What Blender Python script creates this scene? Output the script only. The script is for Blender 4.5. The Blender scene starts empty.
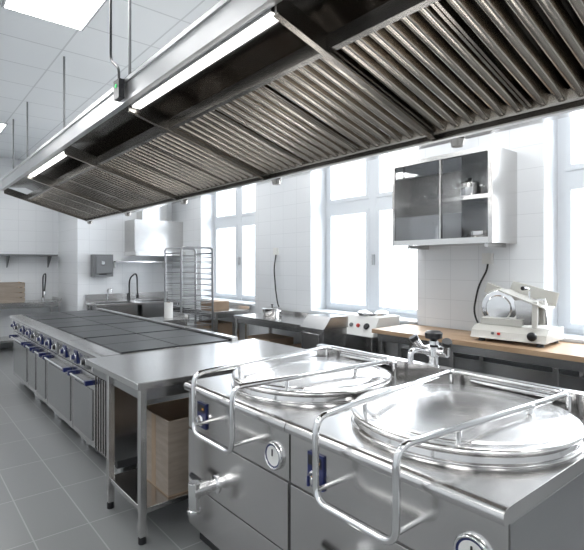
import bpy, bmesh, math, random
from mathutils import Vector, Matrix
random.seed(4)
sc = bpy.context.scene
sc.view_settings.view_transform = 'Standard'
sc.view_settings.exposure = 0.8

# ---------------------------------------------------------------- materials
def new_mat(name):
    m = bpy.data.materials.new(name); m.use_nodes = True
    nt = m.node_tree; b = nt.nodes['Principled BSDF']
    return m, nt, b
def simple(name, col, rough=0.5, metal=0.0, spec=None):
    m, nt, b = new_mat(name)
    b.inputs['Base Color'].default_value = (*col, 1)
    b.inputs['Roughness'].default_value = rough
    b.inputs['Metallic'].default_value = metal
    return m
def steel(name, col, rough, aniso=0.0):
    m, nt, b = new_mat(name)
    tc = nt.nodes.new('ShaderNodeTexCoord')
    n2 = nt.nodes.new('ShaderNodeTexNoise'); n2.inputs['Scale'].default_value = 2.0; n2.inputs['Detail'].default_value = 2
    nt.links.new(tc.outputs['Object'], n2.inputs['Vector'])
    cr = nt.nodes.new('ShaderNodeValToRGB')
    cr.color_ramp.elements[0].position = .3; cr.color_ramp.elements[1].position = .7
    cr.color_ramp.elements[0].color = (*[c * .88 for c in col], 1); cr.color_ramp.elements[1].color = (*col, 1)
    nt.links.new(n2.outputs['Fac'], cr.inputs[0]); nt.links.new(cr.outputs[0], b.inputs['Base Color'])
    mr = nt.nodes.new('ShaderNodeMapRange')
    mr.inputs['To Min'].default_value = rough * .9; mr.inputs['To Max'].default_value = rough * 1.15
    nt.links.new(n2.outputs['Fac'], mr.inputs['Value']); nt.links.new(mr.outputs[0], b.inputs['Roughness'])
    b.inputs['Metallic'].default_value = 1
    return m
def tiled(name, c1, c2, mortar, w, h, ms, axes, rough, offset=0.0, rvar=0):
    m, nt, b = new_mat(name)
    g = nt.nodes.new('ShaderNodeNewGeometry'); sp = nt.nodes.new('ShaderNodeSeparateXYZ'); cb = nt.nodes.new('ShaderNodeCombineXYZ')
    nt.links.new(g.outputs['Position'], sp.inputs[0])
    nt.links.new(sp.outputs[axes[0]], cb.inputs[0]); nt.links.new(sp.outputs[axes[1]], cb.inputs[1])
    br = nt.nodes.new('ShaderNodeTexBrick'); br.offset = offset; br.squash = 1
    br.inputs['Color1'].default_value = (*c1, 1); br.inputs['Color2'].default_value = (*c2, 1); br.inputs['Mortar'].default_value = (*mortar, 1)
    br.inputs['Scale'].default_value = 1; br.inputs['Mortar Size'].default_value = ms; br.inputs['Mortar Smooth'].default_value = .1
    br.inputs['Brick Width'].default_value = w; br.inputs['Row Height'].default_value = h
    nt.links.new(cb.outputs[0], br.inputs['Vector']); nt.links.new(br.outputs['Color'], b.inputs['Base Color'])
    b.inputs['Roughness'].default_value = rough
    bp = nt.nodes.new('ShaderNodeBump'); bp.inputs['Strength'].default_value = .25; bp.inputs['Distance'].default_value = .002; bp.invert = True
    nt.links.new(br.outputs['Fac'], bp.inputs['Height']); nt.links.new(bp.outputs[0], b.inputs['Normal'])
    return m
def emis(name, col, s):
    m, nt, b = new_mat(name)
    b.inputs['Base Color'].default_value = (*col, 1)
    b.inputs['Emission Color'].default_value = (*col, 1); b.inputs['Emission Strength'].default_value = s
    return m

STEEL = steel('brushed_steel', (.64, .63, .62), .21)
STEELX = steel('polished_steel', (.76, .75, .74), .13)
STEELL = steel('spun_lid_steel', (.80, .79, .78), .2)
STEELD = steel('panel_steel', (.45, .45, .45), .25)
HOODS = steel('hood_steel', (.42, .40, .375), .24)
HOODF = steel('hood_fascia_steel', (.68, .68, .68), .32)
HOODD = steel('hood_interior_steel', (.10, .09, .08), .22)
BAFF = steel('baffle_steel', (.62, .565, .50), .19)
CHROME = simple('chrome', (.8, .8, .8), .10, 1)
BLACK = simple('black_plastic', (.010, .010, .012), .35)
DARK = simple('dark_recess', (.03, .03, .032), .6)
HOB = simple('cast_hob_plate', (.028, .030, .033), .34, .3)
BLUE = simple('blue_knob_plastic', (.010, .017, .09), .3)
WHITEP = simple('white_plastic', (.70, .70, .68), .3)
CREAM = simple('slicer_cream_enamel', (.56, .55, .51), .25)
FRAME = simple('window_frame_white', (.64, .67, .70), .35)
RED = simple('red_button', (.5, .03, .02), .35)
GREEN = emis('green_indicator', (.05, .8, .2), .3)
ORANGE = simple('orange_mark', (.8, .35, .05), .4)
LAMP = emis('fluorescent_tube', (1, .99, .96), 2.2)
PANEL = emis('ceiling_and_fill_diffuser', (1, 1, 1), 7)
GREYP = simple('grey_plastic', (.15, .155, .16), .35)
ALU = simple('painted_trim_grey', (.36, .37, .38), .4)

def woodm(name, a, b_, sc_=(2, 14, 14), rough=.45):
    m, nt, b = new_mat(name)
    tc = nt.nodes.new('ShaderNodeTexCoord'); mp = nt.nodes.new('ShaderNodeMapping'); mp.inputs['Scale'].default_value = sc_
    nz = nt.nodes.new('ShaderNodeTexNoise'); nz.inputs['Scale'].default_value = 2; nz.inputs['Detail'].default_value = 6
    cr = nt.nodes.new('ShaderNodeValToRGB')
    cr.color_ramp.elements[0].position = .35; cr.color_ramp.elements[1].position = .65
    cr.color_ramp.elements[0].color = (*a, 1); cr.color_ramp.elements[1].color = (*b_, 1)
    nt.links.new(tc.outputs['Object'], mp.inputs[0]); nt.links.new(mp.outputs[0], nz.inputs['Vector'])
    nt.links.new(nz.outputs['Fac'], cr.inputs[0]); nt.links.new(cr.outputs[0], b.inputs['Base Color'])
    b.inputs['Roughness'].default_value = rough
    return m
WOOD = woodm('beech_worktop', (.38, .25, .15), (.46, .32, .20), (14, 2, 14))
CARD = woodm('cardboard', (.26, .185, .125), (.31, .225, .16), (3, 3, 3), .8)
BROWNB = woodm('brown_board', (.22, .18, .145), (.27, .225, .185), (3, 3, 20), .6)

def glassm(name, tint, gl):
    m = bpy.data.materials.new(name); m.use_nodes = True; nt = m.node_tree; nt.nodes.clear()
    o = nt.nodes.new('ShaderNodeOutputMaterial'); mx = nt.nodes.new('ShaderNodeMixShader')
    t = nt.nodes.new('ShaderNodeBsdfTransparent'); t.inputs[0].default_value = (*tint, 1)
    g = nt.nodes.new('ShaderNodeBsdfGlossy'); g.inputs['Roughness'].default_value = .03
    mx.inputs[0].default_value = gl
    nt.links.new(t.outputs[0], mx.inputs[1]); nt.links.new(g.outputs[0], mx.inputs[2]); nt.links.new(mx.outputs[0], o.inputs[0])
    return m
GLASS = glassm('window_glass', (.97, .985, 1), .05)
SMOKE = glassm('cabinet_glass', (.85, .86, .87), .15)

WALLT_X = tiled('wall_tile_side', (.74, .76, .78), (.725, .745, .765), (.61, .63, .65), .3, .2, .0025, (1, 2), .18)
WALLT_Y = tiled('wall_tile_end', (.74, .755, .77), (.725, .74, .755), (.61, .625, .64), .3, .2, .0025, (0, 2), .2)
CEIL = tiled('ceiling_tile', (.78, .805, .82), (.76, .785, .80), (.57, .59, .605), .6, .6, .008, (0, 1), .8)
FLOOR = tiled('floor_tile', (.185, .19, .19), (.205, .21, .21), (.31, .315, .315), .30, .60, .004, (0, 1), .28, 0.0)

# ---------------------------------------------------------------- builder
class B:
    def __init__(s, name, loc=(0, 0, 0), rot=0.0):
        s.name = name; s.bm = bmesh.new(); s.mats = []; s.loc = Vector(loc); s.rot = rot
    def mi(s, m):
        if m not in s.mats: s.mats.append(m)
        return s.mats.index(m)
    def add(s, co, faces, m):
        vs = [s.bm.verts.new(c) for c in co]; i = s.mi(m)
        for f in faces:
            try:
                fc = s.bm.faces.new([vs[k] for k in f]); fc.material_index = i; fc.smooth = True
            except ValueError: pass
        return vs
    def box(s, x0, x1, y0, y1, z0, z1, m, R=None, piv=None):
        co = [Vector(c) for c in [(x0, y0, z0), (x1, y0, z0), (x1, y1, z0), (x0, y1, z0), (x0, y0, z1), (x1, y0, z1), (x1, y1, z1), (x0, y1, z1)]]
        if R is not None:
            p = Vector(piv) if piv else Vector(((x0 + x1) / 2, (y0 + y1) / 2, (z0 + z1) / 2))
            co = [R @ (c - p) + p for c in co]
        s.add(co, [(0, 3, 2, 1), (4, 5, 6, 7), (0, 1, 5, 4), (1, 2, 6, 5), (2, 3, 7, 6), (3, 0, 4, 7)], m)
    def prism(s, poly, y0, y1, m):      # poly in xz
        n = len(poly)
        co = [(p[0], y0, p[1]) for p in poly] + [(p[0], y1, p[1]) for p in poly]
        fs = [tuple(range(n)), tuple(range(2 * n - 1, n - 1, -1))] + [(i, i + n, (i + 1) % n + n, (i + 1) % n) for i in range(n)]
        s.add(co, fs, m)
    def hexa(s, bot, top, m):
        s.add(list(bot) + list(top), [(0, 3, 2, 1), (4, 5, 6, 7), (0, 1, 5, 4), (1, 2, 6, 5), (2, 3, 7, 6), (3, 0, 4, 7)], m)
    def cyl(s, p0, p1, r, m, n=24, r2=None):
        p0 = Vector(p0); p1 = Vector(p1); r2 = r if r2 is None else r2
        d = (p1 - p0).normalized(); a = d.orthogonal().normalized(); b = d.cross(a)
        co = []
        for p, rr in ((p0, r), (p1, r2)):
            for k in range(n):
                t = 2 * math.pi * k / n; co.append(p + (a * math.cos(t) + b * math.sin(t)) * rr)
        fs = [(k, (k + 1) % n, (k + 1) % n + n, k + n) for k in range(n)] + [tuple(range(n - 1, -1, -1)), tuple(range(n, 2 * n))]
        s.add(co, fs, m)
    def lathe(s, c, prof, m, n=64, axis=(0, 0, 1)):
        c = Vector(c); ax = Vector(axis).normalized(); a = ax.orthogonal().normalized(); b = ax.cross(a)
        co = []; fs = []
        for (r, z) in prof:
            for k in range(n):
                t = 2 * math.pi * k / n; co.append(c + ax * z + (a * math.cos(t) + b * math.sin(t)) * max(r, 1e-4))
        for j in range(len(prof) - 1):
            for k in range(n):
                fs.append((j * n + k, j * n + (k + 1) % n, (j + 1) * n + (k + 1) % n, (j + 1) * n + k))
        s.add(co, fs, m)
    def tube(s, pts, r, m, fil=.04, n=12, closed=False):
        P = [Vector(p) for p in pts]; out = []
        N = len(P)
        for i in range(N):
            if not closed and i in (0, N - 1): out.append(P[i]); continue
            a = P[(i - 1) % N] - P[i]; b = P[(i + 1) % N] - P[i]
            f = min(fil, a.length * .45, b.length * .45)
            A = P[i] + a.normalized() * f; C = P[i] + b.normalized() * f
            for k in range(7):
                t = k / 6; out.append(A * (1 - t) ** 2 + P[i] * 2 * t * (1 - t) + C * t * t)
        P = out; N = len(P)
        tan = []
        for i in range(N):
            if closed: t = P[(i + 1) % N] - P[i - 1]
            else: t = P[min(i + 1, N - 1)] - P[max(i - 1, 0)]
            tan.append(t.normalized())
        a = tan[0].orthogonal().normalized(); co = []
        for i in range(N):
            a = (a - tan[i] * a.dot(tan[i])).normalized(); b = tan[i].cross(a)
            for k in range(n):
                t = 2 * math.pi * k / n; co.append(P[i] + (a * math.cos(t) + b * math.sin(t)) * r)
        fs = []
        for i in range(N if closed else N - 1):
            j = (i + 1) % N
            for k in range(n): fs.append((i * n + k, i * n + (k + 1) % n, j * n + (k + 1) % n, j * n + k))
        if not closed: fs += [tuple(range(n - 1, -1, -1)), tuple(range((N - 1) * n, N * n))]
        s.add(co, fs, m)
    def done(s, bevel=.003, angle=35):
        bmesh.ops.recalc_face_normals(s.bm, faces=s.bm.faces)
        me = bpy.data.meshes.new(s.name + '_mesh')
        if s.loc.length == 0 and s.rot == 0:
            xs = [v.co for v in s.bm.verts]
            mn = Vector([min(v[i] for v in xs) for i in range(3)]); mx = Vector([max(v[i] for v in xs) for i in range(3)])
            o = Vector(((mn.x + mx.x) / 2, (mn.y + mx.y) / 2, mn.z))
            bmesh.ops.translate(s.bm, verts=s.bm.verts, vec=-o)
        else: o = s.loc
        s.bm.to_mesh(me); s.bm.free()
        for m in s.mats: me.materials.append(m)
        me.set_sharp_from_angle(angle=math.radians(angle))
        ob = bpy.data.objects.new(s.name, me); ob.location = o; ob.rotation_euler = (0, 0, s.rot)
        sc.collection.objects.link(ob)
        if bevel:
            bv = ob.modifiers.new('bevel', 'BEVEL'); bv.width = bevel; bv.segments = 2; bv.limit_method = 'ANGLE'
            bv.angle_limit = math.radians(50); bv.harden_normals = True
        return ob

# ---------------------------------------------------------------- room
CZ = 3.55; WX = 4.3
b = B('floor'); b.box(-1.8, 4.8, -2.2, 10.5, -.1, 0, FLOOR); b.done(0)
b = B('ceiling'); b.box(-1.8, 4.8, -2.2, 10.5, CZ, CZ + .1, CEIL); b.done(0)
wins = [(.1, 1.8), (3.1, 4.8), (6.1, 7.8)]
SILL = .92; HEAD = 3.15
b = B('wall_right')
y = -2.2
for (a, c) in wins + [(10.5, None)]:
    b.box(WX, 4.8, y, a, 0, CZ, WALLT_X)
    if c is None: break
    b.box(WX, 4.8, a, c, 0, SILL, WALLT_X); b.box(WX, 4.8, a, c, HEAD, CZ, WALLT_X)
    y = c
b.done(0)
b = B('wall_far'); b.box(-1.8, 2.5, 10.3, 10.5, 0, CZ, WALLT_Y); b.box(2.5, WX, 9.0, 10.5, 0, CZ, WALLT_Y); b.done(0)
b = B('wall_left'); b.box(-2.0, -1.8, -2.2, 10.5, 0, CZ, WALLT_X); b.done(0)
b = B('wall_near'); b.box(-1.8, 4.8, -2.4, -2.2, 0, CZ, WALLT_Y); b.done(0)
b = B('baseboard_right'); b.box(WX - .012, WX - .0005, -2.2, 8.95, 0.0, .1, ALU); b.done(0)
b = B('baseboard_far'); b.box(-1.8, 2.48, 10.288, 10.2995, 0, .1, ALU); b.done(0)
for i, (a, c) in enumerate(wins):
    b = B('window_%d' % (i + 1))
    x0, x1 = 4.58, 4.64; t = .07; mid = (a + c) / 2; tr = 2.32
    b.box(x0, x1, a, a + t, SILL, HEAD, FRAME); b.box(x0, x1, c - t, c, SILL, HEAD, FRAME)
    b.box(x0 + .001, x1 - .001, a + t, c - t, SILL, SILL + t, FRAME); b.box(x0 + .001, x1 - .001, a + t, c - t, HEAD - t, HEAD, FRAME)
    b.box(x0 - .012, x1 + .002, mid - .06, mid + .06, SILL, HEAD, FRAME)
    b.box(x0 - .008, x1 - .003, a + t, mid - .06, tr - .06, tr + .06, FRAME)
    b.box(x0 - .008, x1 - .003, mid + .06, c - t, tr - .06, tr + .06, FRAME)
    for (p, q) in ((a + t, mid - .06), (mid + .06, c - t)):
        for (u, v) in ((SILL + t, tr - .06), (tr + .06, HEAD - t)):
            s_ = .05
            b.box(x0 - .02, x1 - .01, p, p + s_, u, v, FRAME); b.box(x0 - .02, x1 - .01, q - s_, q, u, v, FRAME)
            b.box(x0 - .019, x1 - .011, p + s_, q - s_, u, u + s_, FRAME); b.box(x0 - .019, x1 - .011, p + s_, q - s_, v - s_, v, FRAME)
            b.box(x0 + .02, x0 + .026, p + s_, q - s_, u + s_, v - s_, GLASS)
    b.box(x0 - .05, x0 - .0125, mid - .035, mid - .015, 1.55, 1.68, ALU)
    b.box(4.27, 4.578, a + .001, c - .001, SILL, SILL + .025, FRAME)
    b.done(0)

# first ceiling light in view; others out of view, added to brighten the room
for (px, py) in [(.93, 3.68), (.93, 8.4), (-.9, 3.68), (-.9, -.4), (.93, -.9), (2.73, -.9), (3.33, 1.2), (3.33, 3.68), (3.33, 6.6), (-.9, 1.5), (-.9, 7.0), (.33, 6.0)]:
    b = B('ceiling_and_fill_panel')
    b.box(px - .3, px + .3, py - .6, py + .6, CZ - .012, CZ - .0005, ALU)
    b.box(px - .28, px + .28, py - .58, py + .58, CZ - .016, CZ - .0125, PANEL)
    b.done(0)

# ---------------------------------------------------------------- extractor hood
def hz(x): return 2.24 + (2.29 - x) * (2.58 - 2.24) / (2.29 - 1.126)
ribs = [-.03, 1.50, 3.04, 4.57, 6.10, 7.63]
FX = 1.126; RX = 2.29
b = B('extractor_hood')
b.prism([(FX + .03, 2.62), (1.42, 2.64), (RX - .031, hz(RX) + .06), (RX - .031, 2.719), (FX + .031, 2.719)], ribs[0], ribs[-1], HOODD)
b.box(FX, FX + .03, ribs[0], ribs[-1], 2.575, 2.725, HOODF)
b.box(FX - .012, FX, ribs[0], ribs[-1], 2.575, 2.60, HOODF)
b.box(FX - .012, FX, ribs[0], ribs[-1], 2.70, 2.725, HOODF)
b.box(RX - .03, RX, ribs[0], ribs[-1], 2.215, 2.72, HOODS)
b.box(RX - .06, RX + .002, ribs[0], ribs[-1], 2.205, 2.214, STEELX)
b.box(FX, RX, ribs[0], ribs[-1], 2.726, 2.74, HOODS)
def slopebox(xa, xb, y0, y1, lo, hi, m):
    b.hexa([(xa, y0, hz(xa) + lo), (xb, y0, hz(xb) + lo), (xb, y1, hz(xb) + lo), (xa, y1, hz(xa) + lo)],
           [(xa, y0, hz(xa) + hi), (xb, y0, hz(xb) + hi), (xb, y1, hz(xb) + hi), (xa, y1, hz(xa) + hi)], m)
for i, r in enumerate(ribs):
    slopebox(FX + .031, RX - .031, r - .006, r + .006, -.029, .06, HOODS)
    slopebox(FX + .031, RX - .031, r - .016, r + .016, -.036, -.030, BAFF)
for i in range(len(ribs) - 1):
    y0 = ribs[i] + .01; y1 = ribs[i + 1] - .01
    slopebox(1.43, 1.455, y0, y1, -.016, .05, HOODS); slopebox(2.215, 2.258, y0, y1, -.018, .04, HOODS)
    nf = 3; w = (y1 - y0) / nf
    for k in range(nf):
        a = y0 + k * w + .003; c = a + w - .006
        slopebox(1.456, 2.214, a, a + .012, -.006, .028, BAFF); slopebox(1.456, 2.214, c - .012, c, -.006, .028, BAFF)
        nb = 6; p = (c - a - .024) / nb
        xa, xb = 1.457, 2.213
        for q in range(nb):
            yy = a + .012 + q * p
            prof = [(.16, .034), (.22, .010), (.28, -.004), (.36, -.009), (.62, -.009), (.70, -.004), (.76, .010), (.82, .034)]
            n = len(prof)
            co = [(xa, yy + p * u, hz(xa) + v) for u, v in prof] + [(xb, yy + p * u, hz(xb) + v) for u, v in prof]
            b.add(co, [(j, j + 1, j + 1 + n, j + n) for j in range(n - 1)] + [tuple(range(n)), tuple(range(2 * n - 1, n - 1, -1)), (0, n, 2 * n - 1, n - 1)], BAFF)
    if i in (1, 3):
        b.box(FX + .031, FX + .11, y0 + .02, y1 - .02, 2.562, 2.61, STEEL)
        b.box(FX + .04, FX + .088, y0 + .03, y1 - .03, 2.552, 2.561, LAMP)
    b.lathe((RX - .03, ribs[i + 1] - .12, 2.168), [(0, 0), (.03, 0), (.04, .035), (0, .036)], HOODS, 20)
b.box(FX - .05, FX - .0125, 3.0, 3.09, 2.60, 2.72, BLACK)
b.box(FX - .054, FX - .0505, 3.035, 3.055, 2.67, 2.69, GREEN)
b.tube([(FX - .03, 3.2, CZ - .002), (FX - .03, 3.2, 2.9), (FX - .03, 3.05, 2.80), (FX - .03, 3.05, 2.71)], .008, BLACK, .05)
for yy in (3.27, 4.94, 6.6, 1.6, .2, 7.5):
    b.cyl((1.25, yy, 2.74), (1.25, yy, CZ - .002), .010, GREYP, 10)
    b.cyl((1.25, yy, 2.74), (1.25, yy, 2.80), .018, BLACK, 12)
    b.cyl((2.15, yy, 2.74), (2.15, yy, CZ - .002), .010, GREYP, 10)
b.done(0, 50)

# ---------------------------------------------------------------- kettles
def kettle(y0, y1):
    b = B('boiling_kettle'); X0 = 1.27; X1 = 2.30; cx = 1.795; cy = (y0 + y1) / 2
    g = .002; y0 += g; y1 -= g
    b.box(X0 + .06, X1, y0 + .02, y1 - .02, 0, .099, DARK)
    b.box(X0 + .012, X1, y0, y1, .10, .851, STEELD)
    b.box(X0, X0 + .011, y0 + .004, y1 - .004, .645, .85, STEEL)
    b.box(X0 - .004, X0 + .011, y0 + .008, y1 - .008, .345, .637, STEEL)
    b.box(X0 - .004, X0 + .011, y0 + .008, y1 - .008, .11, .338, STEEL)
    b.prism([(X0 - .03, .872), (X0 - .026, .858), (X0 - .016, .852), (X1, .852), (X1, .90), (X0 + .01, .90), (X0 - .014, .897), (X0 - .026, .888)], y0, y1, STEEL)
    b.lathe((cx, cy, 0), [(.447, .9005), (.447, .904), (.443, .907), (.439, .904), (.436, .901), (.432, .904), (.428, .925), (.420, .93), (.40, .93)], STEELX, 80)
    dome = [(r_, .9585 + .026 * (1 - (r_ / .385) ** 2)) for r_ in (.384, .36, .32, .27, .21, .15, .09, .04, 0)]
    b.lathe((cx, cy, 0), [(.40, .931), (.434, .933), (.442, .938), (.445, .944), (.442, .950), (.434, .954), (.405, .956), (.392, .955), (.388, .957)] + dome, STEELL, 96)
    b.box(X1 - .055, X1, y0, y1, .9005, 1.0, STEEL)
    b.cyl((cx + .445, cy - .20, .968), (cx + .445, cy + .20, .968), .016, CHROME)
    ya, yb = cy + .02 - .19, cy + .02 + .17
    fx = 1.165
    b.tube([(fx, ya, .70), (fx, ya, 1.0), (2.20, ya - .1, 1.008), (2.20, yb + .1, 1.008), (fx, yb, 1.0), (fx, yb, .70)], .0125, CHROME, .06, 16, closed=True)
    for yy, o in ((ya, -.1), (yb, .1)):
        b.cyl((1.17, yy, .74), (1.275, yy, .74), .009, CHROME, 12)
        b.cyl((2.19, yy + o * .98, .90), (2.19, yy + o * .98, 1.0), .012, CHROME, 14)
        b.cyl((1.46, yy + o * .28, .95), (1.46, yy + o * .28, 1.0), .010, CHROME, 14)
    b.lathe((cx + .10, cy - .24, .970), [(.018, 0), (.011, .006), (.010, .022), (.018, .028), (.017, .040), (0, .043)], CHROME, 20)
    yc = y1 - .165
    b.box(X0 - .010, X0 - .0005, yc - .045, yc + .045, .68, .815, BLUE)
    b.box(X0 - .013, X0 - .0105, yc - .038, yc + .038, .765, .805, BLACK)
    b.lathe((X0 - .011, yc, .72), [(.03, 0), (.03, .008), (.022, .012), (.02, .032), (0, .034)], CHROME, 28, (-1, 0, 0))
    b.box(X0 - .05, X0 - .03, yc - .005, yc + .005, .70, .74, BLUE)
    b.box(X0 - .016, X0 - .0135, yc - .03, yc - .015, .78, .79, ORANGE)
    yg = y0 + .10
    b.lathe((X0, yg, .725), [(.06, 0), (.06, .012), (.055, .018), (.050, .016), (.050, .012)], CHROME, 36, (-1, 0, 0))
    b.lathe((X0, yg, .725), [(.050, .012), (.043, .0125)], BLUE, 36, (-1, 0, 0))
    b.lathe((X0, yg, .725), [(.043, .0125), (0, .013)], WHITEP, 36, (-1, 0, 0))
    b.box(X0 - .018, X0 - .0135, yg - .003, yg + .003, .725, .755, BLACK)
    yv = y1 - .31; zv = .43
    b.lathe((X0 - .004, yv, zv), [(.045, 0), (.045, .008), (.028, .012), (.028, .05)], CHROME, 28, (-1, 0, 0))
    b.cyl((X0 - .05, yv, zv), (X0 - .14, yv, zv), .033, CHROME)
    b.cyl((X0 - .13, yv, zv + .045), (X0 - .13, yv, zv - .085), .030, CHROME, 24, .027)
    b.lathe((X0 - .13, yv, zv - .085), [(.027, 0), (.034, -.003), (.034, -.016), (.024, -.016)], CHROME, 28)
    b.cyl((X0 - .06, yv, zv), (X0 - .06, yv + .07, zv), .016, CHROME)
    b.cyl((X0 - .06, yv + .07, zv), (X0 - .06, yv + .16, zv + .01), .019, BLACK, 20, .014)
    return b.done(.0015, 40)
kettle(1.55, 2.45); kettle(.62, 1.55)

b = B('kettle_water_tap')
tx, ty = 2.272, 1.53
b.lathe((tx, ty, 1.0005), [(0, 0), (.027, 0), (.027, .012), (.026, .018), (.028, .05), (.042, .055), (.042, .105), (.026, .115), (.024, .135), (0, .137)], CHROME, 28)
b.cyl((tx, ty - .085, 1.08), (tx, ty + .085, 1.08), .026, CHROME)
for s_ in (-1, 1):
    b.cyl((tx, ty + s_ * .08, 1.08), (tx - .03, ty + s_ * .10, 1.13), .022, CHROME, 18)
    b.cyl((tx - .03, ty + s_ * .10, 1.13), (tx - .04, ty + s_ * .108, 1.15), .026, BLACK, 18)
b.lathe((tx, ty, 1.135), [(.016, 0), (.024, .01), (.046, .016), (.048, .044), (.034, .055), (0, .057)], BLACK, 24)
b.tube([(tx, ty, 1.07), (tx - .14, ty + .02, 1.10), (tx - .18, ty + .02, 1.09), (tx - .18, ty + .02, 1.03)], .017, CHROME, .03)
b.done(0)

# ---------------------------------------------------------------- worktable
b = B('steel_worktable')
T0, T1 = 2.56, 3.48
b.box(1.02, 2.45, T0, T1, .86, .90, STEEL)
b.box(1.06, 2.42, T0 + .03, T1 - .03, .79, .859, STEELD)
for (lx, ly) in ((1.04, T0 + .01), (1.04, 3.08), (2.38, T0 + .01), (2.38, T1 - .05)):
    b.box(lx, lx + .04, ly, ly + .04, .04, .859, STEEL)
    b.cyl((lx + .02, ly + .02, 0), (lx + .02, ly + .02, .045), .022, BLACK, 16)
b.box(1.05, 2.41, T0 + .012, 3.115, .17, .20, STEEL)
b.done(.004)
b = B('cardboard_box')
x0, x1, ya, yb, za, zb = 1.22, 1.66, 2.60, 3.0, .2015, .64
b.box(x0, x1, ya, yb, za, za + .008, CARD)
b.box(x0, x0 + .008, ya, yb, za + .009, zb, BROWNB); b.box(x1 - .008, x1, ya, yb, za + .009, zb, CARD)
b.box(x0 + .009, x1 - .009, ya, ya + .008, za + .009, zb, BROWNB); b.box(x0 + .009, x1 - .009, yb - .008, yb, za + .009, zb, CARD)
b.box(x0 - .002, x0 - .0005, (ya + yb) / 2 - .03, (ya + yb) / 2 + .03, za, zb, CARD)
b.done(0)

# ---------------------------------------------------------------- cooking ranges
def range_unit(y0, y1, kind):
    b = B('cooking_range'); X0 = 1.15; X1 = 2.28; y0 += .002; y1 -= .002; m = (y0 + y1) / 2
    b.box(X0 + .076, X1, y0 + .01, y1 - .01, .12, .86, STEELD)
    for xx in (X0 + .14, X1 - .1):
        for yy in (y0 + .07, y1 - .07): b.cyl((xx, yy, 0), (xx, yy, .13), .025, CHROME, 16)
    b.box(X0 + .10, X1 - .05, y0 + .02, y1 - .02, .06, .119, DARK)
    b.prism([(X0 - .015, .875), (X0, .862), (X1, .862), (X1, .90), (X0 + .015, .90), (X0 - .01, .893)], y0, y1, STEEL)
    b.prism([(X0 + .005, .86), (X0 + .025, .71), (X0 + .075, .71), (X0 + .075, .86)], y0, y1, STEEL)
    for k in range(3):
        yy = m - .28 + k * .28
        b.box(X0 + .003, X0 + .03, yy - .045, yy + .045, .735, .84, BLUE if k != 1 else GREYP)
        b.lathe((X0 + .002, yy, .787), [(.028, 0), (.028, .010), (.020, .014), (.018, .030), (0, .032)], BLUE if k != 1 else BLACK, 22, (-1, 0, 0))
        b.lathe((X0 + .001, yy, .787), [(.034, 0), (.034, .006), (.029, .008)], CHROME, 22, (-1, 0, 0))
        b.box(X0 - .034, X0 - .029, yy - .004, yy + .004, .768, .806, WHITEP)
    def handle(a, c):
        b.tube([(X0 + .03, a, .64), (X0 - .015, a, .64), (X0 - .015, c, .64), (X0 + .03, c, .64)], .011, CHROME, .02)
        for q in (a, c): b.box(X0 - .030, X0 + .029, q - .016, q + .016, .622, .658, BLUE)
    if kind == 2:
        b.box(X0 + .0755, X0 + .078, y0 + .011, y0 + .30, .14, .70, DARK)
        b.box(X0 + .03, X0 + .075, y0 + .30, y1 - .01, .14, .70, STEEL)
        b.box(X0 + .022, X0 + .0295, y0 + .35, y1 - .06, .19, .58, STEELD)
        handle(y0 + .36, y1 - .07)
        for k in range(5):
            yy = y0 + .02 + k * .055
            b.box(X0 + .03, X0 + .075, yy, yy + .022, .14, .70, STEEL)
    else:
        nd = 1 if kind == 0 else 2; w = (y1 - y0) / nd
        for k in range(nd):
            a = y0 + k * w + .008; c = a + w - .016
            b.box(X0 + .03, X0 + .075, a, c, .14, .70, STEEL)
            b.box(X0 + .022, X0 + .0295, a + .05, c - .05, .19, .58, STEELD)
            handle(a + .07, c - .07)
    for i_ in range(2):
        for j_ in range(2):
            xa = X0 + .13 + i_ * .468; yy = y0 + .02 + j_ * .432
            b.box(xa, xa + .458, yy, yy + .424, .9005, .910, HOB)
    b.box(X1 - .06, X1, y0, y1, .9005, .93, STEEL)
    return b.done(.002)
Y = 3.49
for k, kd in enumerate((2, 0, 1, 0)):
    range_unit(Y, Y + .9, kd); Y += .9

# ---------------------------------------------------------------- wood counter
b = B('prep_counter')
b.box(3.66, WX - .02, .5, 3.18, .875, .915, WOOD)
b.box(3.70, WX - .05, .54, 3.14, .80, .874, STEELD)
for xx in (3.70, WX - .1):
    for yy in (.56, 1.45, 2.3, 3.09):
        b.box(xx, xx + .04, yy, yy + .04, 0, .799, STEEL)
b.box(3.71, WX - .06, .56, 3.12, .22, .25, STEEL)
b.box(4.0, 4.19, .61, 3.08, .251, .7, STEELD)
b.done(.002)

# ---------------------------------------------------------------- meat slicer
b = B('meat_slicer', (3.99, 1.89, .9155), math.radians(4))
for (xx, yy) in ((-.16, -.24), (.16, -.24), (-.16, .22), (.16, .22)):
    b.lathe((xx, yy, 0), [(.03, 0), (.024, .03), (.024, .04)], BLACK, 16)
b.prism([(-.20, .05), (-.22, .03), (.20, .03), (.20, .13), (-.12, .13), (-.19, .09)], -.30, .30, CREAM)
b.box(-.10, .18, -.08, .26, .131, .19, CREAM)
b.lathe((.02, .13, .27), [(0, -.06), (.10, -.06), (.15, -.03), (.165, 0), (.165, .03), (.15, .045), (.14, .045)], CREAM, 40, (-1, 0, 0))
b.lathe((-.03, .13, .27), [(.152, 0), (.150, .008), (.11, .012), (.10, .022), (0, .024)], CHROME, 48, (-1, 0, 0))
b.box(-.075, -.05, -.26, -.02, .15, .36, STEELX, Matrix.Rotation(math.radians(-6), 3, 'X'))
b.hexa([(-.17, -.28, .29), (.05, -.28, .29), (.05, .08, .42), (-.17, .08, .42)],
       [(-.17, -.28, .305), (.05, -.28, .305), (.05, .08, .435), (-.17, .08, .435)], CREAM)
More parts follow.
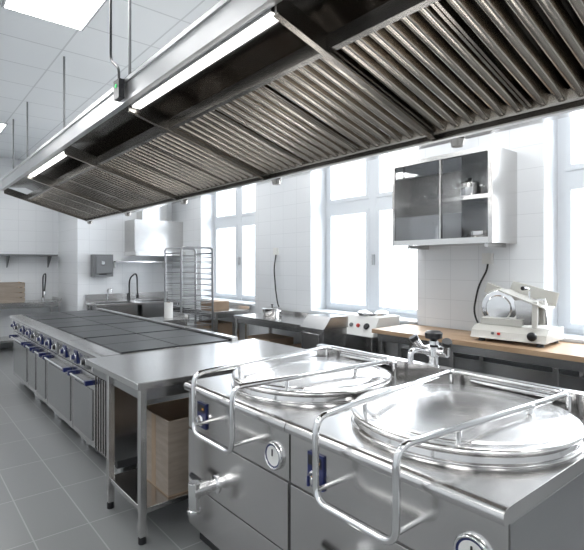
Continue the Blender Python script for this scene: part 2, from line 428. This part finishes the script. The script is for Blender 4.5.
b.hexa([(.051, -.28, .29), (.065, -.28, .29), (.065, .08, .42), (.051, .08, .42)],
       [(.051, -.31, .41), (.065, -.31, .41), (.065, .05, .50), (.051, .05, .50)], CREAM)
b.prism([(-.17, .14), (-.14, .14), (-.12, .35), (-.16, .35)], -.22, -.18, CREAM)
b.tube([(-.05, -.12, .36), (-.05, -.12, .44), (-.12, -.12, .45)], .009, CHROME, .02)
b.cyl((-.12, -.12, .45), (-.19, -.12, .45), .017, BLACK, 16)
b.lathe((-.21, -.20, .08), [(.035, 0), (.035, .02), (.026, .026), (0, .026)], BLACK, 24, (-1, 0, 0))
b.box(-.212, -.195, .10, .125, .065, .085, GREYP); b.box(-.212, -.195, .05, .075, .065, .085, RED)
b.box(.07, .11, .10, .30, .36, .45, CREAM, Matrix.Rotation(math.radians(20), 3, 'X'))
b.done(.005)
b = B('power_cable')
b.tube([(WX - .01, 2.3, 1.58), (WX - .03, 2.3, 1.50), (WX - .04, 2.38, 1.35), (WX - .06, 2.42, 1.1), (WX - .12, 2.3, .93), (4.15, 2.22, .925)], .009, BLACK, .08)
b.box(WX - .03, WX - .001, 2.25, 2.35, 1.56, 1.66, WHITEP)
b.done(0)
b = B('power_cable')
b.tube([(WX - .01, 5.55, 1.72), (WX - .05, 5.55, 1.5), (WX - .06, 5.50, 1.2), (WX - .10, 5.4, 1.0), (WX - .14, 5.3, .93)], .010, BLACK, .08)
b.box(WX - .03, WX - .001, 5.5, 5.6, 1.70, 1.80, WHITEP)
b.done(0)

# ---------------------------------------------------------------- wall cabinet
b = B('wall_cabinet')
x0, x1, y0, y1, z0, z1 = 3.87, WX - .001, 2.03, 3.08, 1.74, 2.56
t = .025
b.box(x0, x1, y0, y0 + t, z0, z1, STEEL); b.box(x0, x1, y1 - t, y1, z0, z1, STEEL)
b.box(x0, x1, y0 + t, y1 - t, z1 - .03, z1, STEEL); b.box(x0, x1, y0 + t, y1 - t, z0, z0 + .05, STEEL)
b.box(x1 - .012, x1 - .001, y0 + t, y1 - t, z0 + .05, z1 - .03, STEELD)
b.box(x0 + .03, x1 - .013, y0 + t, y1 - t, 2.13, 2.165, STEELX)
b.box(x0 - .01, x0 - .0005, y0, y0 + .04, z0, z1, STEEL); b.box(x0 - .01, x0 - .0005, y1 - .025, y1, z0, z1, STEEL)
b.box(x0 - .01, x0 - .0005, y0 + .04, y1 - .025, z1 - .04, z1, STEEL); b.box(x0 - .01, x0 - .0005, y0 + .04, y1 - .025, z0, z0 + .05, STEELX)
b.box(x0 - .004, x0 + .008, y0 + .5, y0 + .515, z0 + .05, z1 - .04, STEEL)
b.box(x0 + .0, x0 + .004, y0 + .515, y1 - .025, z0 + .05, z1 - .04, SMOKE)
b.box(x0 + .012, x0 + .016, y0 + .3, y1 - .2, z0 + .05, z1 - .04, SMOKE)
b.box(x0 + .1, x1, y0 + .1, y0 + .13, z0 - .03, z0 - .0005, STEEL); b.box(x0 + .1, x1, y1 - .13, y1 - .1, z0 - .03, z0 - .0005, STEEL)
b.done(0)
def pot(name, c, r, h, lid=True):
    b = B(name)
    x, y, z = c
    b.lathe((x, y, z), [(0, 0), (r * .96, 0), (r, .008), (r, h), (r + .006, h + .003), (r - .004, h + .003), (r - .004, .01), (0, .008)], STEELX, 32)
    for s_ in (-1, 1):
        b.tube([(x - .03, y + s_ * r, z + h * .75), (x - .03, y + s_ * (r + .035), z + h * .78), (x + .03, y + s_ * (r + .035), z + h * .78), (x + .03, y + s_ * r, z + h * .75)], .005, CHROME, .012, 8)
    if lid:
        b.lathe((x, y, z + h), [(r + .006, .003), (r * .9, .012), (r * .3, .022), (0, .022)], STEELX, 32)
        b.lathe((x, y, z + h + .02), [(.008, 0), (.008, .02), (.018, .025), (.016, .035), (0, .037)], BLACK, 16)
    b.done(0)
pot('stock_pot', (4.04, 2.34, 2.1655), .11, .12)
pot('saucepan', (4.08, 2.72, 2.1655), .10, .08, False)
pot('saucepan', (4.08, 2.25, 1.7905), .12, .06, False)
pot('stock_pot', (4.08, 2.75, 1.7905), .12, .13)

# ---------------------------------------------------------------- peeler, bin
b = B('vegetable_peeling_machine')
b.box(3.80, 4.24, 3.30, 3.72, .06, .799, STEEL)
for xx in (3.84, 4.2):
    for yy in (3.34, 3.68): b.cyl((xx, yy, 0), (xx, yy, .06), .02, BLACK, 12)
b.prism([(3.78, .80), (4.24, .80), (4.24, 1.0), (3.90, 1.0)], 3.28, 3.74, WHITEP)
b.lathe((4.06, 3.51, 1.0), [(.17, 0), (.17, .03), (.14, .045), (0, .05)], STEELX, 32)
nrm = (-.857, 0, .514)
b.lathe((3.835, 3.40, .90), [(.035, 0), (.035, .015), (0, .018)], BLACK, 20, nrm)
b.lathe((3.835, 3.52, .90), [(.022, 0), (.022, .015), (0, .018)], RED, 20, nrm)
b.lathe((3.835, 3.62, .90), [(.022, 0), (.022, .015), (0, .018)], GREYP, 20, nrm)
b.done(.006)
b = B('steel_waste_bin')
b.box(3.30, 3.64, 3.5, 3.84, .06, .899, STEELD)
b.prism([(3.29, .90), (3.65, .90), (3.65, 1.02), (3.40, 1.02)], 3.49, 3.85, STEELD)
b.box(3.285, 3.2995, 3.55, 3.79, .55, .85, STEEL)
for xx in (3.34, 3.6):
    for yy in (3.54, 3.8): b.cyl((xx, yy, 0), (xx, yy, .06), .025, BLACK, 12)
b.done(.004)

def table(x0, x1, y0, y1, z=.86, name='steel_side_table'):
    b = B(name)
    b.box(x0, x1, y0, y1, z - .04, z, STEEL); b.box(x0 + .03, x1 - .03, y0 + .03, y1 - .03, z - .10, z - .041, STEELD)
    for xx in (x0 + .02, x1 - .06):
        for yy in (y0 + .02, y1 - .06):
            b.box(xx, xx + .04, yy, yy + .04, 0, z - .041, STEEL)
    b.box(x0 + .03, x1 - .03, y0 + .03, y1 - .03, .2, .225, STEEL)
    b.box(x1 - .02, x1, y0, y1, z + .0005, z + .05, STEEL)
    b.done(.002)
table(3.60, 4.25, 3.92, 5.62)
table(3.62, 4.25, 6.15, 7.7)
def carton(c, s, name='cardboard_carton', m=CARD):
    b = B(name); x, y, z = c
    b.box(x, x + s[0], y, y + s[1], z, z + s[2], m)
    b.box(x - .001, x + s[0] + .001, y + s[1] * .45, y + s[1] * .55, z + s[2] * .7, z + s[2] + .001, BROWNB)
    b.box(x + .0, x + s[0] * .49, y, y + s[1], z + s[2] + .0015, z + s[2] + .005, m)
    b.box(x + s[0] * .51, x + s[0], y, y + s[1], z + s[2] + .0015, z + s[2] + .005, m)
    b.done(0)
carton((3.68, 4.9, .226), (.4, .5, .36)); carton((3.68, 4.25, .226), (.42, .5, .3)); carton((3.68, 6.4, .226), (.4, .5, .42))
carton((3.72, 6.4, .861), (.3, .35, .12))
pot('stock_pot', (3.95, 5.2, .861), .13, .1)
b = B('paper_towel_roll')
b.cyl((2.75, 5.85, .8615), (2.75, 5.85, 1.06), .055, WHITEP, 28); b.cyl((2.75, 5.85, 1.06), (2.75, 5.85, 1.064), .02, CARD, 16)
b.done(0)
table(2.52, 2.92, 5.6, 6.05, .86, 'steel_stand')

# ---------------------------------------------------------------- tray rack trolley
b = B('tray_rack_trolley')
x0, x1, y0, y1 = 3.08, 3.58, 6.15, 6.67
zt = 1.80
RACK = steel('rack_steel', (.30, .30, .305), .3)
for yy in (y0, y1):
    b.tube([(x0, yy, .13), (x0, yy, zt), (x1, yy, zt), (x1, yy, .13)], .016, RACK, .06)
for xx in (x0, x1):
    b.cyl((xx, y0, zt - .08), (xx, y1, zt - .08), .011, RACK, 12); b.cyl((xx, y0, .16), (xx, y1, .16), .013, RACK, 12)
for yy in (y0, y1): b.cyl((x0, yy, .16), (x1, yy, .16), .013, RACK, 12)
for k in range(18):
    z = .26 + k * .082
    for yy in (y0, y1):
        s_ = 1 if yy == y0 else -1
        b.box(x0, x1, min(yy, yy + s_ * .035), max(yy, yy + s_ * .035), z, z + .005, RACK)
        b.tube([(x0, yy, z + .03), (x1, yy, z + .03)], .005, RACK, .01, 8)
    b.tube([(x1, y0, z + .01), (x1, y1, z + .01)], .005, RACK, .01, 8)
for xx in (x0, x1):
    for yy in (y0, y1):
        b.cyl((xx, yy - .014, .055), (xx, yy + .014, .055), .055, BLACK, 20); b.box(xx - .02, xx + .02, yy - .022, yy + .022, .111, .14, CHROME)
b.done(0)

# ---------------------------------------------------------------- far end
b = B('pot_wash_sink')
x0, x1, y0, y1, z = 2.62, 4.2, 8.35, 8.98, .88
b.box(x0, x1, y0, y0 + .07, z - .04, z, STEEL); b.box(x0, x1, y1 - .1, y1, z - .04, z, STEEL)
for (a, c) in ((x0, x0 + .08), (3.35, 3.45), (x1 - .08, x1)): b.box(a, c, y0 + .07, y1 - .1, z - .04, z, STEEL)
for (a, c) in ((x0 + .08, 3.35), (3.45, x1 - .08)):
    b.box(a, c, y0 + .07, y1 - .1, z - .32, z - .30, STEELD)
    b.box(a - .01, a, y0 + .07, y1 - .1, z - .32, z - .041, STEELD); b.box(c, c + .01, y0 + .07, y1 - .1, z - .32, z - .041, STEELD)
    b.box(a, c, y0 + .06, y0 + .07, z - .32, z - .041, STEELD); b.box(a, c, y1 - .1, y1 - .09, z - .32, z - .041, STEELD)
b.box(x0, x1, y1 - .02, y1, z + .0005, z + .14, STEEL)
for xx in (x0 + .02, x1 - .06):
    for yy in (y0 + .015, y1 - .06): b.box(xx, xx + .04, yy, yy + .04, 0, z - .041, STEEL)
b.box(x0 + .03, x1 - .03, y0 + .03, y1 - .03, .2, .22, STEEL)
b.tube([(3.40, 8.92, z), (3.40, 8.92, 1.30), (3.40, 8.55, 1.42), (3.36, 8.42, 1.02)], .014, BLACK, .14)
b.cyl((3.36, 8.42, 1.02), (3.36, 8.42, .95), .025, BLACK, 16)
b.tube([(3.0, 8.92, z), (3.0, 8.92, 1.12), (3.0, 8.72, 1.12), (3.0, 8.72, 1.05)], .014, CHROME, .06)
b.done(.002)
b = B('dishwash_canopy')
x0, x1 = 3.32, WX - .002
b.box(x0, x1, 8.4, 8.998, 1.72, 1.80, STEELX)
b.box(x0 + .02, x1 - .001, 8.5, 8.998, 1.8005, 2.38, STEEL)
b.box(x0 + .25, x1 - .25, 8.7, 8.998, 2.381, CZ - .002, STEELX)
b.done(.003)
b = B('paper_towel_dispenser')
b.box(2.72, 3.06, 8.80, 8.998, 1.34, 1.74, GREYP)
b.prism([(2.75, 1.40), (3.03, 1.40), (3.03, 1.70), (2.75, 1.70)], 8.78, 8.7995, GREYP)
b.box(2.80, 2.94, 8.775, 8.785, 1.38, 1.395, BLACK); b.box(2.84, 2.90, 8.772, 8.785, 1.55, 1.62, STEELD)
b.done(.01)
b = B('shelf_with_rail')
b.box(3.10, 4.2, 8.78, 8.998, 1.60, 1.625, STEELX)
for xx in (3.12, 4.1): b.prism([(xx, 1.5995), (xx + .02, 1.5995), (xx + .02, 1.5), (xx, 1.5)], 8.9, 8.998, STEELX)
b.done(.002)
b = B('wall_shelf')
b.box(1.45, 2.42, 10.0, 10.299, 1.72, 1.75, GREYP)
for xx in (1.6, 2.3): b.hexa([(xx, 10.05, 1.70), (xx + .02, 10.05, 1.70), (xx + .02, 10.299, 1.5), (xx, 10.299, 1.5)], [(xx, 10.05, 1.7195), (xx + .02, 10.05, 1.7195), (xx + .02, 10.299, 1.7195), (xx, 10.299, 1.7195)], GREYP)
b.done(.002)
table(1.0, 2.4, 9.62, 10.28, .88, 'back_counter')
b = B('wooden_crate')
for k in range(4):
    b.box(1.28, 1.80, 9.70, 9.712, .885 + k * .09, .965 + k * .09, BROWNB); b.box(1.28, 1.80, 10.10, 10.112, .885 + k * .09, .965 + k * .09, BROWNB)
    b.box(1.28, 1.292, 9.712, 10.10, .885 + k * .09, .965 + k * .09, BROWNB); b.box(1.788, 1.80, 9.712, 10.10, .885 + k * .09, .965 + k * .09, BROWNB)
for xx in (1.293, 1.757):
    for yy in (9.713, 10.069): b.box(xx, xx + .03, yy, yy + .03, .881, 1.24, WOOD)
b.box(1.293, 1.787, 9.713, 10.099, .882, .895, BROWNB)
b.done(0)
b = B('pre_rinse_tap')
b.tube([(2.2, 10.2, .881), (2.2, 10.2, 1.35), (2.2, 9.95, 1.40), (2.15, 9.85, 1.05)], .013, BLACK, .1)
b.cyl((2.2, 10.2, .881), (2.2, 10.2, .93), .03, CHROME, 20)
b.cyl((2.15, 9.85, 1.06), (2.15, 9.84, .98), .022, CHROME, 16)
b.done(0)

# ---------------------------------------------------------------- world + lights
w = bpy.data.worlds.new('World'); sc.world = w; w.use_nodes = True
bg = w.node_tree.nodes['Background']; bg.inputs[0].default_value = (.93, .965, 1, 1); bg.inputs[1].default_value = 2.0

def area(name, loc, rot, sx, sy, p, col=(1, 1, 1)):
    l = bpy.data.lights.new(name, 'AREA'); l.shape = 'RECTANGLE'; l.size = sx; l.size_y = sy; l.energy = p; l.color = col
    o = bpy.data.objects.new(name, l); o.location = loc; o.rotation_euler = rot; sc.collection.objects.link(o); return o
for i, (a, c) in enumerate(wins):
    area('window_daylight', (5.4, (a + c) / 2, 2.2), (0, math.radians(82), 0), 2.4, 1.8, 100, (.95, .975, 1))

cam = bpy.data.cameras.new('camera'); co = bpy.data.objects.new('camera', cam); sc.collection.objects.link(co)
co.location = (0, 0, 1.55)
th = math.atan2(397, 480)
co.rotation_euler = (math.radians(90), 0, -th)
cam.sensor_width = 36; cam.lens = 480 / 584 * 36; cam.shift_y = -10 / 584; cam.clip_start = .02
sc.camera = co
